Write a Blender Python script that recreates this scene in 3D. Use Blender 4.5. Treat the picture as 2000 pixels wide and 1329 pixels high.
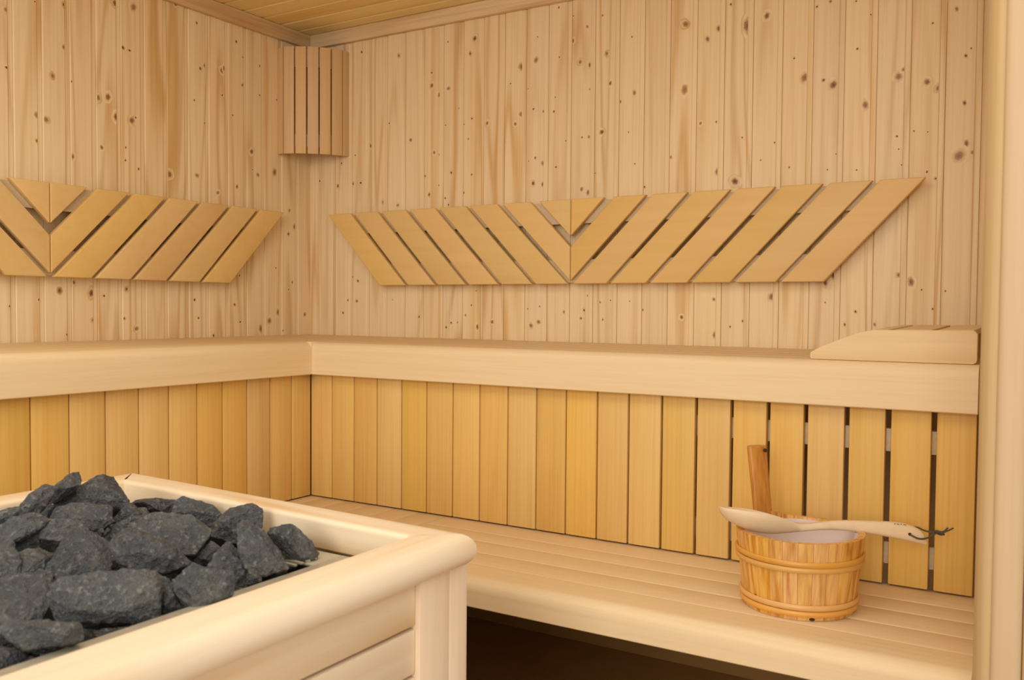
import bpy, bmesh, math, random
from mathutils import Vector, Matrix, noise
random.seed(7)
for o in list(bpy.data.objects): bpy.data.objects.remove(o)
S = bpy.context.scene
COL = S.collection

# ------------------------------------------------------------------ camera
CAM = Vector((2.3395, -2.4211, 0.99985)); YAW, PITCH, ROLL, F = 0.549504, -0.034859, 0.007803, 1772.92
_d = Vector((-math.sin(YAW)*math.cos(PITCH), math.cos(YAW)*math.cos(PITCH), math.sin(PITCH)))
_r = Vector((math.cos(YAW), math.sin(YAW), 0)); _u = _r.cross(_d)
R2 = _r*math.cos(ROLL) + _u*math.sin(ROLL); U2 = -_r*math.sin(ROLL) + _u*math.cos(ROLL)
cd = bpy.data.cameras.new('camera'); cam = bpy.data.objects.new('camera', cd); COL.objects.link(cam)
m = Matrix((R2, U2, -_d)).transposed().to_4x4(); m.translation = CAM; cam.matrix_world = m
cd.sensor_width = 36; cd.lens = F/2000*36; cd.clip_start = .02
cd.dof.use_dof = True; cd.dof.focus_distance = 2.3; cd.dof.aperture_fstop = 9
S.camera = cam
def ray(u, v): return _d + R2*(u-1000)/F - U2*(v-664.5)/F
def hit(u, v, ax, val):
    d = ray(u, v); return CAM + d*((val-CAM[ax])/d[ax])

# ------------------------------------------------------------------ world, lights, exposure
S.view_settings.view_transform = 'Standard'; S.view_settings.look = 'None'
S.view_settings.gamma = 1; S.view_settings.exposure = -0.27; S.view_settings.use_curve_mapping = False
w = bpy.data.worlds.new('world'); S.world = w; w.use_nodes = True
bg = w.node_tree.nodes['Background']; bg.inputs[0].default_value = (1, .97, .92, 1); bg.inputs[1].default_value = 1.25
def area(name, loc, tgt, size, power, col=(1, .95, .88)):
    l = bpy.data.lights.new(name, 'AREA'); l.size = size; l.energy = power; l.color = col
    o = bpy.data.objects.new(name, l); COL.objects.link(o); o.location = loc
    o.rotation_euler = (Vector(tgt)-Vector(loc)).to_track_quat('-Z', 'Y').to_euler()
    return o
area('doorway_lamp', (2.55, -5.0, 1.7), (1.2, -.6, .9), 1.5, 70)
area('ceiling_bounce_light', (1.3, -1.45, 1.95), (1.25, -1.1, 0), 1.4, 21)  # unseen area light added to stand for flash bounced off the ceiling

# ------------------------------------------------------------------ materials
def nt(name):
    mt = bpy.data.materials.new(name); mt.use_nodes = True
    return mt, mt.node_tree.nodes, mt.node_tree.links, mt.node_tree.nodes['Principled BSDF']
def lin(c): return tuple([(x/12.92 if x <= .04045 else ((x+.055)/1.055)**2.4) for x in [q/255 for q in c]]+[1])
def wood(name, light, dark, axis, streak=.5, ring=.3, rfreq=38, fscale=130, var=.06, rough=.5, spec=.3, hue=.004, rscale=9, low=.35, bump=.12):
    mt, N, L, P = nt(name)
    def n(t, **k):
        x = N.new(t)
        for a, b in k.items(): setattr(x, a, b)
        return x
    def math_(op, a, b=None, c=None, clamp=False):
        x = n('ShaderNodeMath', operation=op); x.use_clamp = clamp
        for i, v in enumerate((a, b, c)):
            if v is None: continue
            if isinstance(v, (int, float)): x.inputs[i].default_value = v
            else: L.new(v, x.inputs[i])
        return x.outputs[0]
    tc = n('ShaderNodeTexCoord'); bid = n('ShaderNodeAttribute', attribute_name='bid'); kn = n('ShaderNodeAttribute', attribute_name='knot')
    kd = n('ShaderNodeAttribute', attribute_name='kdark'); oi = n('ShaderNodeObjectInfo')
    seed = math_('MULTIPLY_ADD', oi.outputs['Random'], 7.3, bid.outputs['Fac'])
    cx = n('ShaderNodeCombineXYZ')
    for i, k in enumerate((3.17, 5.73, 9.31)): L.new(math_('MULTIPLY', seed, k), cx.inputs[i])
    add = n('ShaderNodeVectorMath', operation='ADD'); L.new(tc.outputs['Object'], add.inputs[0]); L.new(cx.outputs[0], add.inputs[1])
    def mapped(ac, al):
        mp = n('ShaderNodeMapping'); s = [ac, ac, ac]; s[axis] = al; mp.inputs['Scale'].default_value = s
        L.new(add.outputs[0], mp.inputs[0]); return mp.outputs[0]
    def noise_(vec, detail=2, rough_=.5, dist=0):
        x = n('ShaderNodeTexNoise'); x.inputs['Scale'].default_value = 1; x.inputs['Detail'].default_value = detail
        x.inputs['Roughness'].default_value = rough_; x.inputs['Distortion'].default_value = dist
        L.new(vec, x.inputs['Vector']); return x.outputs['Fac']
    n1 = noise_(mapped(fscale, 2.2), 3, .6)
    n2 = noise_(mapped(fscale*3, 14), 2)
    N0 = noise_(mapped(rscale, .55), 1.5, .45)
    nl = noise_(mapped(7, .9), 2)
    kk = kn.outputs['Fac']
    rg = math_('SINE', math_('MULTIPLY', math_('MULTIPLY_ADD', kk, .16, N0), rfreq))
    rg = math_('POWER', math_('MULTIPLY_ADD', rg, .5, .5), 3.0)
    am = noise_(mapped(14, .35), 1)              # where the rings show
    am = math_('MULTIPLY', math_('SUBTRACT', am, .38, clamp=True), 4.0, clamp=True)
    rg = math_('MULTIPLY', rg, am)
    f = math_('MULTIPLY', math_('SUBTRACT', n1, .42, clamp=True), 2.6*streak)
    f = math_('ADD', f, math_('MULTIPLY', rg, ring))
    f = math_('ADD', f, math_('MULTIPLY', math_('SUBTRACT', nl, .45, clamp=True), low*2))
    f = math_('ADD', f, math_('MULTIPLY', math_('SUBTRACT', n2, .5), .10*streak*2), clamp=True)
    mx = n('ShaderNodeMix', data_type='RGBA'); L.new(f, mx.inputs[0]); mx.inputs[6].default_value = lin(light); mx.inputs[7].default_value = lin(dark)
    # knots: halo, ring, core
    def ramp(src, a, b):
        x = n('ShaderNodeMapRange'); x.inputs[1].default_value = a; x.inputs[2].default_value = b; x.interpolation_type = 'SMOOTHSTEP'
        L.new(src, x.inputs[0]); return x.outputs[0]
    kj = math_('ADD', kk, math_('MULTIPLY', math_('SUBTRACT', noise_(mapped(420, 420), 2), .5), math_('MULTIPLY', kk, .35)))
    h1 = n('ShaderNodeMix', data_type='RGBA'); L.new(math_('MULTIPLY', ramp(kj, .2, .62), .4), h1.inputs[0]); L.new(mx.outputs[2], h1.inputs[6]); h1.inputs[7].default_value = lin((176, 118, 62))
    h2 = n('ShaderNodeMix', data_type='RGBA'); L.new(math_('MULTIPLY', ramp(kj, .56, .68), math_('MULTIPLY_ADD', kd.outputs['Fac'], .4, .5)), h2.inputs[0]); L.new(h1.outputs[2], h2.inputs[6]); h2.inputs[7].default_value = lin((128, 82, 40))
    h3 = n('ShaderNodeMix', data_type='RGBA'); L.new(math_('MULTIPLY', ramp(kj, .72, .92), math_('MULTIPLY_ADD', kd.outputs['Fac'], .7, .25)), h3.inputs[0]); L.new(h2.outputs[2], h3.inputs[6]); h3.inputs[7].default_value = lin((52, 30, 14))
    wn = n('ShaderNodeTexWhiteNoise', noise_dimensions='1D'); L.new(seed, wn.inputs['W'])
    hs = n('ShaderNodeHueSaturation')
    L.new(math_('MULTIPLY_ADD', wn.outputs['Value'], 2*var, 1-var), hs.inputs['Value'])
    sp = n('ShaderNodeSeparateColor'); L.new(wn.outputs['Color'], sp.inputs[0])
    L.new(math_('MULTIPLY_ADD', sp.outputs[1], 2*hue, .5-hue), hs.inputs['Hue'])
    L.new(math_('MULTIPLY_ADD', sp.outputs[2], 3*var, 1-1.5*var), hs.inputs['Saturation'])
    L.new(h3.outputs[2], hs.inputs['Color']); L.new(hs.outputs[0], P.inputs['Base Color'])
    P.inputs['Roughness'].default_value = rough; P.inputs['Specular IOR Level'].default_value = spec
    b = n('ShaderNodeBump'); b.inputs['Strength'].default_value = bump; b.inputs['Distance'].default_value = .002
    L.new(n1, b.inputs['Height']); L.new(b.outputs[0], P.inputs['Normal'])
    return mt
def plain(name, c, rough=.6, metal=0, spec=.4, nscale=0, namt=.1):
    mt, N, L, P = nt(name); P.inputs['Base Color'].default_value = lin(c); P.inputs['Roughness'].default_value = rough
    P.inputs['Metallic'].default_value = metal; P.inputs['Specular IOR Level'].default_value = spec
    if nscale:
        tc = N.new('ShaderNodeTexCoord'); x = N.new('ShaderNodeTexNoise'); x.inputs['Scale'].default_value = nscale; x.inputs['Detail'].default_value = 4
        L.new(tc.outputs['Object'], x.inputs['Vector']); mx = N.new('ShaderNodeMix'); mx.data_type = 'RGBA'
        L.new(x.outputs['Fac'], mx.inputs[0]); mx.inputs[6].default_value = lin([q*(1-namt) for q in c]); mx.inputs[7].default_value = lin([min(255, q*(1+namt)) for q in c])
        L.new(mx.outputs[2], P.inputs['Base Color'])
    return mt
PL, PD = (240, 216, 174), (206, 162, 98)
M_wall = wood('pine_cladding_upright', PL, PD, 2, streak=.30, ring=.65, rfreq=52, low=.15, var=.025, hue=.002)
M_ceil = wood('pine_cladding_ceiling', (246, 224, 164), (216, 174, 98), 0, streak=.4, ring=.4, var=.04)
M_trimx = wood('pine_trim', (232, 206, 164), (196, 150, 98), 0, streak=.6, ring=.3, fscale=90)
M_trimy = wood('pine_trim_side', (232, 206, 164), (196, 150, 98), 1, streak=.6, ring=.3, fscale=90)
AL, AD = (236, 212, 170), (212, 172, 112)
M_aspx = wood('aspen_long_x', AL, AD, 0, streak=.25, ring=.12, low=.2, var=.008, rfreq=24, bump=.05)
M_aspy = wood('aspen_long_y', AL, AD, 1, streak=.25, ring=.12, low=.2, var=.008, rfreq=24, bump=.05)
M_skirt = wood('aspen_skirt', (227, 188, 113), (200, 152, 74), 2, streak=.4, ring=.15, low=.3, var=.05, hue=.002, bump=.06, fscale=160)
M_bkd = [wood('aspen_slat_a', (228, 192, 126), (204, 156, 88), 0, streak=.2, ring=.1, low=.25, var=.04, hue=.005, bump=.05, fscale=40)]
M_back = M_bkd[0]
M_lamp = wood('aspen_lamp_slats', (220, 184, 134), (186, 142, 92), 2, streak=.3, ring=.1, low=.2, var=.04, bump=.05)
M_head = wood('aspen_headrest', (233, 207, 160), (208, 168, 108), 0, streak=.15, ring=.12, low=.3, var=.02, bump=.04)
M_grdx = wood('guard_pine_x', (246, 227, 196), (221, 180, 120), 0, streak=.3, ring=.9, rfreq=34, low=.45, var=.02, rough=.38, bump=.04, fscale=60)
M_grdy = wood('guard_pine_y', (246, 227, 196), (221, 180, 120), 1, streak=.3, ring=.9, rfreq=34, low=.45, var=.02, rough=.38, bump=.04, fscale=60)
M_grdz = wood('guard_pine_z', (246, 227, 196), (221, 180, 120), 2, streak=.25, ring=.3, rfreq=30, low=.3, var=.03, rough=.4, bump=.04, fscale=60)
M_buck = wood('bucket_pine', (236, 190, 112), (196, 130, 52), 2, streak=.95, ring=.9, rfreq=40, low=.5, var=.045, hue=.004, rough=.35, spec=.45, fscale=110, bump=.06, rscale=24)
M_hoop = wood('bucket_cane', (226, 172, 92), (200, 138, 58), 2, streak=.2, ring=.1, rough=.35, spec=.45, fscale=30, bump=.02)
M_hand = wood('bucket_handle', (208, 142, 62), (168, 98, 30), 2, streak=.8, ring=.5, rough=.35, spec=.45, bump=.05, rscale=20)
M_ladle = wood('ladle_wood', (240, 216, 176), (220, 184, 138), 0, streak=.2, ring=.15, low=.25, rough=.45, bump=.03)
M_jamb = wood('jamb_pine', (208, 180, 136), (186, 148, 98), 2, streak=.35, ring=.35, rfreq=30, low=.3, fscale=120, bump=.02)
M_rail = plain('pale_batten', (205, 184, 150), .7, nscale=120, namt=.08)  # plain pale batten colour with fine random mottling
M_floor = plain('brown_floor', (160, 120, 68), .45, nscale=8, namt=.06)
M_liner = plain('lilac_plastic', (238, 222, 214), .35)
M_metal = plain('galvanised_steel', (190, 182, 160), .42, metal=.35, nscale=30, namt=.08)
M_black = plain('black_steel', (24, 22, 20), .7)  # even near-black steel for the stone basket and feet
M_cord = plain('grey_leather_cord', (86, 80, 62), .8, nscale=400, namt=.25)
M_ink = plain('burnt_mark', (60, 44, 34), .8)
M_hole = plain('dark_hole', (74, 42, 16), .8)
def stone_mat():
    mt, N, L, P = nt('basalt')
    tc = N.new('ShaderNodeTexCoord'); oi = N.new('ShaderNodeObjectInfo')
    def ns(sc, det, r=.6):
        x = N.new('ShaderNodeTexNoise'); x.noise_dimensions = '4D'; x.inputs['Scale'].default_value = sc; x.inputs['Detail'].default_value = det; x.inputs['Roughness'].default_value = r
        mm = N.new('ShaderNodeMath'); mm.operation = 'MULTIPLY'; mm.inputs[1].default_value = 20; L.new(oi.outputs['Random'], mm.inputs[0]); L.new(mm.outputs[0], x.inputs['W'])
        L.new(tc.outputs['Object'], x.inputs['Vector']); return x.outputs['Fac']
    a, b, c = ns(22, 5), ns(160, 3, .7), ns(520, 2)
    r = N.new('ShaderNodeValToRGB'); L.new(a, r.inputs[0])
    e = r.color_ramp.elements; e[0].position = .32; e[0].color = lin((46, 48, 51)); e[1].position = .72; e[1].color = lin((84, 82, 75))
    x = e.new(.5); x.color = lin((64, 67, 69))
    s = N.new('ShaderNodeMapRange'); s.inputs[1].default_value = .54; s.inputs[2].default_value = .76; L.new(b, s.inputs[0])
    mx = N.new('ShaderNodeMix'); mx.data_type = 'RGBA'; L.new(s.outputs[0], mx.inputs[0]); L.new(r.outputs[0], mx.inputs[6]); mx.inputs[7].default_value = lin((128, 128, 122))
    s2 = N.new('ShaderNodeMapRange'); s2.inputs[1].default_value = .28; s2.inputs[2].default_value = .46; s2.inputs[3].default_value = .6; s2.inputs[4].default_value = 1; L.new(b, s2.inputs[0])
    hs = N.new('ShaderNodeHueSaturation'); L.new(mx.outputs[2], hs.inputs['Color'])
    m2 = N.new('ShaderNodeMath'); m2.operation = 'MULTIPLY_ADD'; m2.inputs[1].default_value = .35; m2.inputs[2].default_value = .83; L.new(oi.outputs['Random'], m2.inputs[0])
    m3 = N.new('ShaderNodeMath'); m3.operation = 'MULTIPLY'; L.new(s2.outputs[0], m3.inputs[1])
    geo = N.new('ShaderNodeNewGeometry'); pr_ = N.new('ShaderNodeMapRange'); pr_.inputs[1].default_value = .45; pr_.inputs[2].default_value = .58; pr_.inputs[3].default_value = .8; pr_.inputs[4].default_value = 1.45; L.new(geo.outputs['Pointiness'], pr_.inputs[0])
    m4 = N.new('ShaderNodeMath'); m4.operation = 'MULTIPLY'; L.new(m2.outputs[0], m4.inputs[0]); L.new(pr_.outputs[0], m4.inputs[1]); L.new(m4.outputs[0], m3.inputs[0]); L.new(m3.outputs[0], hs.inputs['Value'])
    L.new(hs.outputs[0], P.inputs['Base Color']); P.inputs['Roughness'].default_value = .55; P.inputs['Specular IOR Level'].default_value = .55
    ad = N.new('ShaderNodeMath'); ad.operation = 'MULTIPLY_ADD'; ad.inputs[1].default_value = .3; L.new(c, ad.inputs[0]); L.new(b, ad.inputs[2])
    bp = N.new('ShaderNodeBump'); bp.inputs['Strength'].default_value = 1; bp.inputs['Distance'].default_value = .0045; L.new(ad.outputs[0], bp.inputs['Height']); L.new(bp.outputs[0], P.inputs['Normal'])
    return mt
M_stone = stone_mat()

# ------------------------------------------------------------------ mesh helpers
class MB:
    def __init__(s):
        s.bm = bmesh.new(); s.bid = s.bm.faces.layers.float.new('bid')
        s.kn = s.bm.verts.layers.float.new('knot'); s.kd = s.bm.verts.layers.float.new('kdark')
    def add(s, verts, faces, bevel=0, seg=2, bid=0, sel=None):
        t = bmesh.new(); vs = [t.verts.new(v) for v in verts]
        for f in faces: t.faces.new([vs[i] for i in f])
        bmesh.ops.recalc_face_normals(t, faces=t.faces[:])
        if bevel:
            t.edges.ensure_lookup_table()
            es = [e for e in t.edges if (sel is None or sel(e)) and len(e.link_faces) == 2 and e.calc_face_angle(0) > .35]
            bmesh.ops.bevel(t, geom=es, offset=bevel, segments=seg, affect='EDGES', profile=.5, clamp_overlap=True)
        mp = {v: s.bm.verts.new(v.co) for v in t.verts}
        for f in t.faces:
            g = s.bm.faces.new([mp[v] for v in f.verts]); g[s.bid] = bid
        t.free(); return s
    def prism(s, poly, axis, a, b, bevel=0, seg=2, bid=0, sel=None):
        n = len(poly); ax = [i for i in range(3) if i != axis]
        def P(p, c):
            v = [0, 0, 0]; v[ax[0]], v[ax[1]], v[axis] = p[0], p[1], c; return v
        vs = [P(p, a) for p in poly]+[P(p, b) for p in poly]
        fs = [list(range(n)), list(range(n, 2*n))]+[[i, (i+1) % n, n+(i+1) % n, n+i] for i in range(n)]
        return s.add(vs, fs, bevel, seg, bid, sel)
    def box(s, x0, x1, y0, y1, z0, z1, bevel=0, seg=2, bid=0, sel=None):
        return s.prism([(x0, y0), (x1, y0), (x1, y1), (x0, y1)], 2, z0, z1, bevel, seg, bid, sel)
    def tube(s, pts, r, n=8, bid=0, closed=False, flat=None):
        pts = [Vector(p) for p in pts]; rings = []; m = len(pts); prev = None
        for i, p in enumerate(pts):
            if closed: t = pts[(i+1) % m]-pts[i-1]
            else: t = pts[min(i+1, m-1)]-pts[max(i-1, 0)]
            t.normalize()
            a = t.cross(Vector((0, 0, 1)));
            if a.length < .05: a = t.cross(Vector((1, 0, 0)))
            a.normalize(); b = t.cross(a); rr = r[i] if isinstance(r, (list, tuple)) else r
            fa = flat or 1
            rings.append([s.bm.verts.new(p + a*math.cos(2*math.pi*k/n)*rr*fa + b*math.sin(2*math.pi*k/n)*rr) for k in range(n)])
        for i in range(m if closed else m-1):
            A, B = rings[i], rings[(i+1) % m]
            for k in range(n):
                f = s.bm.faces.new([A[k], A[(k+1) % n], B[(k+1) % n], B[k]]); f[s.bid] = bid; f.smooth = True
        if not closed: s.bm.faces.new(rings[0][::-1]); s.bm.faces.new(rings[-1])
        return s
    def obj(s, name, mat, parent=None, smooth=True, loc=None, angle=35):
        me = bpy.data.meshes.new(name)
        off = Vector(loc) if loc else (wloc(parent) if parent else Vector((0, 0, 0)))
        for v in s.bm.verts: v.co -= off
        bmesh.ops.recalc_face_normals(s.bm, faces=s.bm.faces[:])
        s.bm.to_mesh(me); s.bm.free(); me.materials.append(mat)
        if smooth:
            me.shade_smooth(); me.set_sharp_from_angle(angle=math.radians(angle))
        o = bpy.data.objects.new(name, me); COL.objects.link(o)
        if parent: o.parent = parent
        if loc and parent is None: o.location = loc
        return o
def wloc(o):
    v = Vector(o.location)
    while o.parent: o = o.parent; v += o.location
    return v
def thing(name, label, cat, loc, group=None):
    o = bpy.data.objects.new(name, None); o.empty_display_size = .05; COL.objects.link(o); o.location = loc
    return tag(o, label, cat, group)
def tag(o, label, cat, group=None):
    o['label'] = label; o['category'] = cat
    if group: o['group'] = group
    return o
def struct(o): o['kind'] = 'structure'; return o

# ------------------------------------------------------------------ room shell
W = 2.24; H = 1.965; FRONT = -3.0; PB = .0782
def clad_profile(s0, n, lo, hi, depth=.03):
    """softline board faces along one direction, coordinates (along, inward depth)"""
    out = []
    for k in range(n):
        a, b = s0+k*PB, s0+(k+1)*PB
        pr = [(a+.0003, depth), (a+.0003, .004), (a+.0011, .0012), (a+.0030, 0), (b-.0150, 0), (b-.0125, .0024), (b-.0008, .0024), (b-.0006, .006), (b+.0003, .006), (b+.0003, depth)]
        pr = [(min(max(p, lo), hi), q) for p, q in pr]
        if pr[-1][0]-pr[0][0] > .002: out.append((k, pr))
    return out
def wall_knots(mb, lst, axis, s0, nmin, nmax):
    seen = []
    for ii, (u, v, r) in enumerate(lst):
        if any(abs(u-a)+abs(v-b) < 9 for a, b in seen): continue
        seen.append((u, v)); eps = .00015+(ii % 40)*.000012
        p = hit(u, v, axis, 0); t = p[0] if axis == 1 else p[1]
        k = math.floor((t-s0)/PB); a, b = s0+k*PB+.0032, s0+(k+1)*PB-.0152
        rm = r*(p-CAM).length/F; small = r < 2.0
        if rm < .0016: rm = .0016
        R = rm*2.6; rings = 7; seg = 18; t = min(max(t, a+.001), b-.001)
        jx, jz, ph = random.uniform(.85, 1.1), random.uniform(.95, 1.35), random.random()*6
        vs = []
        def co(tt, z):
            tt = min(max(tt, a), b); z = min(max(z, .02), H-.005)
            return (tt, -eps, z) if axis == 1 else (eps, tt, z)
        c = mb.bm.verts.new(co(t, p.z)); c[mb.kn] = 1; c[mb.kd] = 1 if small else random.uniform(0, .6)
        kd = c[mb.kd]
        for i in range(1, rings+1):
            rho = i/rings; rr = []
            for j in range(seg):
                an = 2*math.pi*j/seg; wob = 1+.1*math.sin(2*an+ph)+.06*math.sin(5*an+ph*2)
                q = mb.bm.verts.new(co(t+R*rho*jx*wob*math.cos(an), p.z+R*rho*jz*wob*math.sin(an)))
                q[mb.kn] = 1-rho; q[mb.kd] = kd; rr.append(q)
            vs.append(rr)
        for j in range(seg):
            fs = [mb.bm.faces.new([c, vs[0][j], vs[0][(j+1) % seg]])]
            for i in range(rings-1): fs.append(mb.bm.faces.new([vs[i][j], vs[i+1][j], vs[i+1][(j+1) % seg], vs[i][(j+1) % seg]]))
            for f in fs: f[mb.bid] = k+1
def KZ(data, sc, ox, oy): return [(ox+a/sc, oy+b/sc, max(c/sc, .9)) for a, b, c in data]
KB = KZ([(347,150,7),(607,175,9),(540,650,5),(690,767,10),(400,808,11),(905,448,11),(955,405,9),(838,385,10),(855,855,8),(907,868,4),(975,997,7),(907,1084,4),(932,1175,5),(955,1222,5),(1060,1138,5),(1118,1010,5),(1120,617,6),(1095,760,4),(1108,160,8),(952,78,4),(783,1022,6),(820,1150,8),(517,1203,9),(600,1225,9),(340,1068,7),(285,1075,7),(180,1090,9),(47,1055,7),(205,930,5),(302,875,4),(935,663,4),(838,295,6),(1029,545,3),(1061,658,3)], 3.591, 610, 60)
KB += KZ([(25,250,12),(353,430,13),(422,390,12),(355,738,12),(405,708,6),(475,722,7),(287,805,8),(105,800,8),(256,543,4),(570,48,5),(665,104,4),(755,173,7),(657,266,8),(853,100,4),(881,348,9),(903,541,8),(1060,603,9),(708,402,10),(775,422,11),(574,371,4),(800,576,4),(538,724,6),(547,632,3),(417,1025,5),(374,1047,3),(470,1060,10),(403,1190,10),(475,1195,10),(551,1085,6),(850,857,10),(778,888,7),(720,892,5),(637,912,4),(1022,858,3),(1063,1063,4),(804,1124,4),(717,1228,9),(760,1250,10),(1126,1214,5),(433,240,3),(370,576,3),(970,660,7),(1045,240,4)], 3.322, 920, 0)
KB += KZ([(278,165,17),(427,268,11),(505,195,12),(700,175,26),(832,108,14),(586,30,5),(270,613,15),(378,843,8),(486,833,5),(173,1075,7),(150,1075,4),(503,1172,13),(614,1240,18),(663,940,4),(885,974,5),(1018,399,5),(1092,530,20),(1174,46,5),(985,1144,4),(790,1095,4)], 3.497, 1260, 0)
KB += KZ([(112,10,7),(288,8,4),(388,100,4),(296,334,6),(65,548,8),(132,580,17),(350,718,15),(577,523,15),(640,472,9),(810,158,5),(772,560,14),(870,600,13),(975,62,9),(1073,331,4),(1037,381,7),(1028,704,9),(1041,980,12),(990,1065,24),(1098,1040,9),(771,1175,6),(880,1217,6),(290,1162,4),(92,1160,4),(637,1124,4),(566,932,5),(155,1052,3),(682,896,4),(578,1019,4),(776,902,3)], 3.497, 1590, 0)
KB += KZ([(83,163,3),(147,210,4),(540,153,6),(365,250,8),(551,346,10),(872,138,14),(1215,25,10),(1145,65,9),(1553,20,11),(1610,58,12),(1308,220,5),(1250,290,5),(1412,290,6),(1667,101,4),(1737,205,4),(700,271,4),(628,302,4),(1795,108,3),(1143,170,3)], 2.778, 1200, 530)
KB += KZ([(320,62,6),(313,188,8),(280,183,6),(226,262,6),(285,37,4),(1035,215,4),(998,277,4),(967,323,4),(907,325,5),(876,354,6),(1085,352,10),(1165,320,8),(1410,343,12),(1458,320,11),(1390,237,4),(1464,222,4),(1640,258,7),(1745,246,6),(1725,297,5),(1767,155,4),(1845,196,4),(1911,184,4),(1862,305,4),(730,288,6),(1065,124,3),(538,181,3)], 3.226, 600, 530)
KL = KZ([(55,65,9),(40,418,6),(422,38,7),(398,293,7),(215,10,4),(325,470,10),(243,715,9),(285,740,14),(228,872,7),(434,502,4),(603,603,14),(667,600,12),(447,968,9),(725,25,14),(825,45,12),(760,295,6),(801,312,6),(740,727,12),(815,745,15),(838,727,4),(629,912,7),(856,1045,5),(1045,1078,14),(1265,42,5),(1215,142,6),(1085,28,7),(1238,424,8),(1370,437,9),(1398,428,8),(1285,412,6),(1460,258,6),(1499,526,7),(1373,589,5),(1268,763,4),(1200,620,4),(1437,713,4),(1555,938,11),(1594,1082,8),(1217,1085,9),(1347,1192,8),(1465,1155,6),(1697,1065,12),(1605,408,4),(1605,589,4),(1513,358,4),(1710,618,4),(1560,1050,4),(777,912,4),(775,992,4)], 3.165, 0, 0)
KL += KZ([(933,35,9),(1087,38,7),(1425,35,6),(1516,20,9),(1308,100,6),(1203,130,7),(1598,230,6),(1632,320,9),(1592,360,5),(1523,548,4),(1613,627,4),(1322,590,4)], 2.827, 0, 330)
KL += KZ([(465,103,8),(375,155,14),(245,212,5),(575,170,16),(655,188,6),(797,145,8),(430,432,4),(775,330,6),(597,340,7),(858,395,10),(1225,213,6),(1250,327,4),(1508,59,4),(1477,243,6),(1513,352,5),(1345,438,6),(1843,100,5),(1818,148,4),(1645,395,14),(1697,345,12),(1755,290,14),(1777,407,5),(88,253,5),(1920,305,7)], 3.226, 0, 520)

mb = MB(); s0 = 1.292-17*PB
for k, pr in clad_profile(s0, 31, 0, W+.1): mb.prism(pr, 2, 0, H, bid=k+1)
wall_knots(mb, KB, 1, s0, 0, 31)
struct(mb.obj('wall_back', M_wall, smooth=False))
mb = MB(); s0 = -.215-36*PB-.003
# the boards of the left wall run the other way round: depth goes to negative x
for k, pr in clad_profile(s0, 40, FRONT, 0): mb.prism([(-q, p) for p, q in pr], 2, 0, H, bid=k+1)
wall_knots(mb, KL, 0, s0, 0, 31)
struct(mb.obj('wall_left', M_wall, smooth=False))
mb = MB()
for k, pr in clad_profile(-1.0, 14, -1.034, 0): mb.prism([(W+q, p) for p, q in pr], 2, 0, H, bid=k+60)
mb.box(W+.03, W+.1, -1.034, .03, 0, H, bid=3)
struct(mb.obj('wall_right', M_wall, smooth=False))
mb = MB(); mb.box(0, .5, FRONT-.04, FRONT, 0, H)
struct(mb.obj('wall_front', M_wall, smooth=False))
mb = MB()
for k, pr in clad_profile(.0095-37*.0827, 37, FRONT, 0): pass
for k in range(37):
    b = .013-k*.0827; a = b-.0827
    pr = [(a+.0003, .03), (a+.0003, .004), (a+.0011, .0012), (a+.003, 0), (b-.016, 0), (b-.0135, .0028), (b-.0008, .0028), (b-.0006, .006), (b+.0003, .006), (b+.0003, .03)]
    pr = [(max(min(p, 0), FRONT), q) for p, q in pr]
    if pr[-1][0]-pr[0][0] > .002: mb.prism([(p, H+q) for p, q in pr], 0, 0, W+.1, bid=k+1)
struct(mb.obj('ceiling', M_ceil, smooth=False))
mb = MB(); mb.box(-.05, 5.0, -5.5, .05, -.04, 0)
struct(mb.obj('floor', M_floor, smooth=False))
mb = MB(); mb.box(.0005, W, -.018, -.0005, 1.9164, H-.001, .002)
struct(mb.obj('trim_1', M_trimx))
mb = MB(); mb.box(.0005, .018, FRONT, -.0185, 1.9164, H-.001, .002)
struct(mb.obj('trim_2', M_trimy))
mb = MB(); mb.box(0, W, -.012, -.0005, 0, .14, .001)  # brown strip in floor colour, added to darken the wall foot
struct(mb.obj('wall_foot_strip', M_floor))
# door post at the end of the right wall
jx = hit(1950, 700, 1, -1.08)[0]
mb = MB()
mb.prism([(W-.0005, -1.035)]+[(W-.0005+(jx-W+.0005)*(1-math.cos(math.radians(a))), -1.040-.052*math.sin(math.radians(a))) for a in range(0, 91, 9)]+[(jx, -1.035)], 2, 0, H)
mb.box(jx+.0002, jx+.036, -1.104, -1.0345, 0, H, .009, 6, bid=4)
mb.box(jx+.0365, jx+.115, -1.098, -1.0345, 0, H, .004, 3, bid=7)
struct(mb.obj('door_1', M_jamb))

# ------------------------------------------------------------------ slatted skirts below the upper bench
D, E_ = .4903, .4761
SKR = [.4768, .5586, .6408, .7239, .8095, .8938, .9790, 1.063, 1.1475, 1.2303, 1.3129, 1.3967, 1.4777, 1.5597, 1.6419, 1.7231, 1.803, 1.8817, 1.9641, 2.0438, 2.127, 2.1960]
GAP = [.0028]*11+[.0035, .0042, .005, .006, .007, .0078, .0088, .0098, .011, .010, 0]
sk = thing('bench_skirt_panel', 'upright slatted wooden skirt panel between the long back benches, behind the bucket', 'bench skirt panel', (1.3, -D, .45))
mb = MB()
for i in range(21):
    a = SKR[i]; b = SKR[i+1]-GAP[i+1]
    mb.box(a, b, -D, -D+.018, .4535, .862, .0025, 2, bid=i+1)
mb.obj('slat_panel', M_skirt, sk)
for z0, z1 in ((.718, .764), (.49, .534)):
    mb = MB(); mb.box(.50, 2.19, -D+.0185, -D+.042, z0, z1, .001); mb.obj('rail', M_rail, sk)
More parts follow.
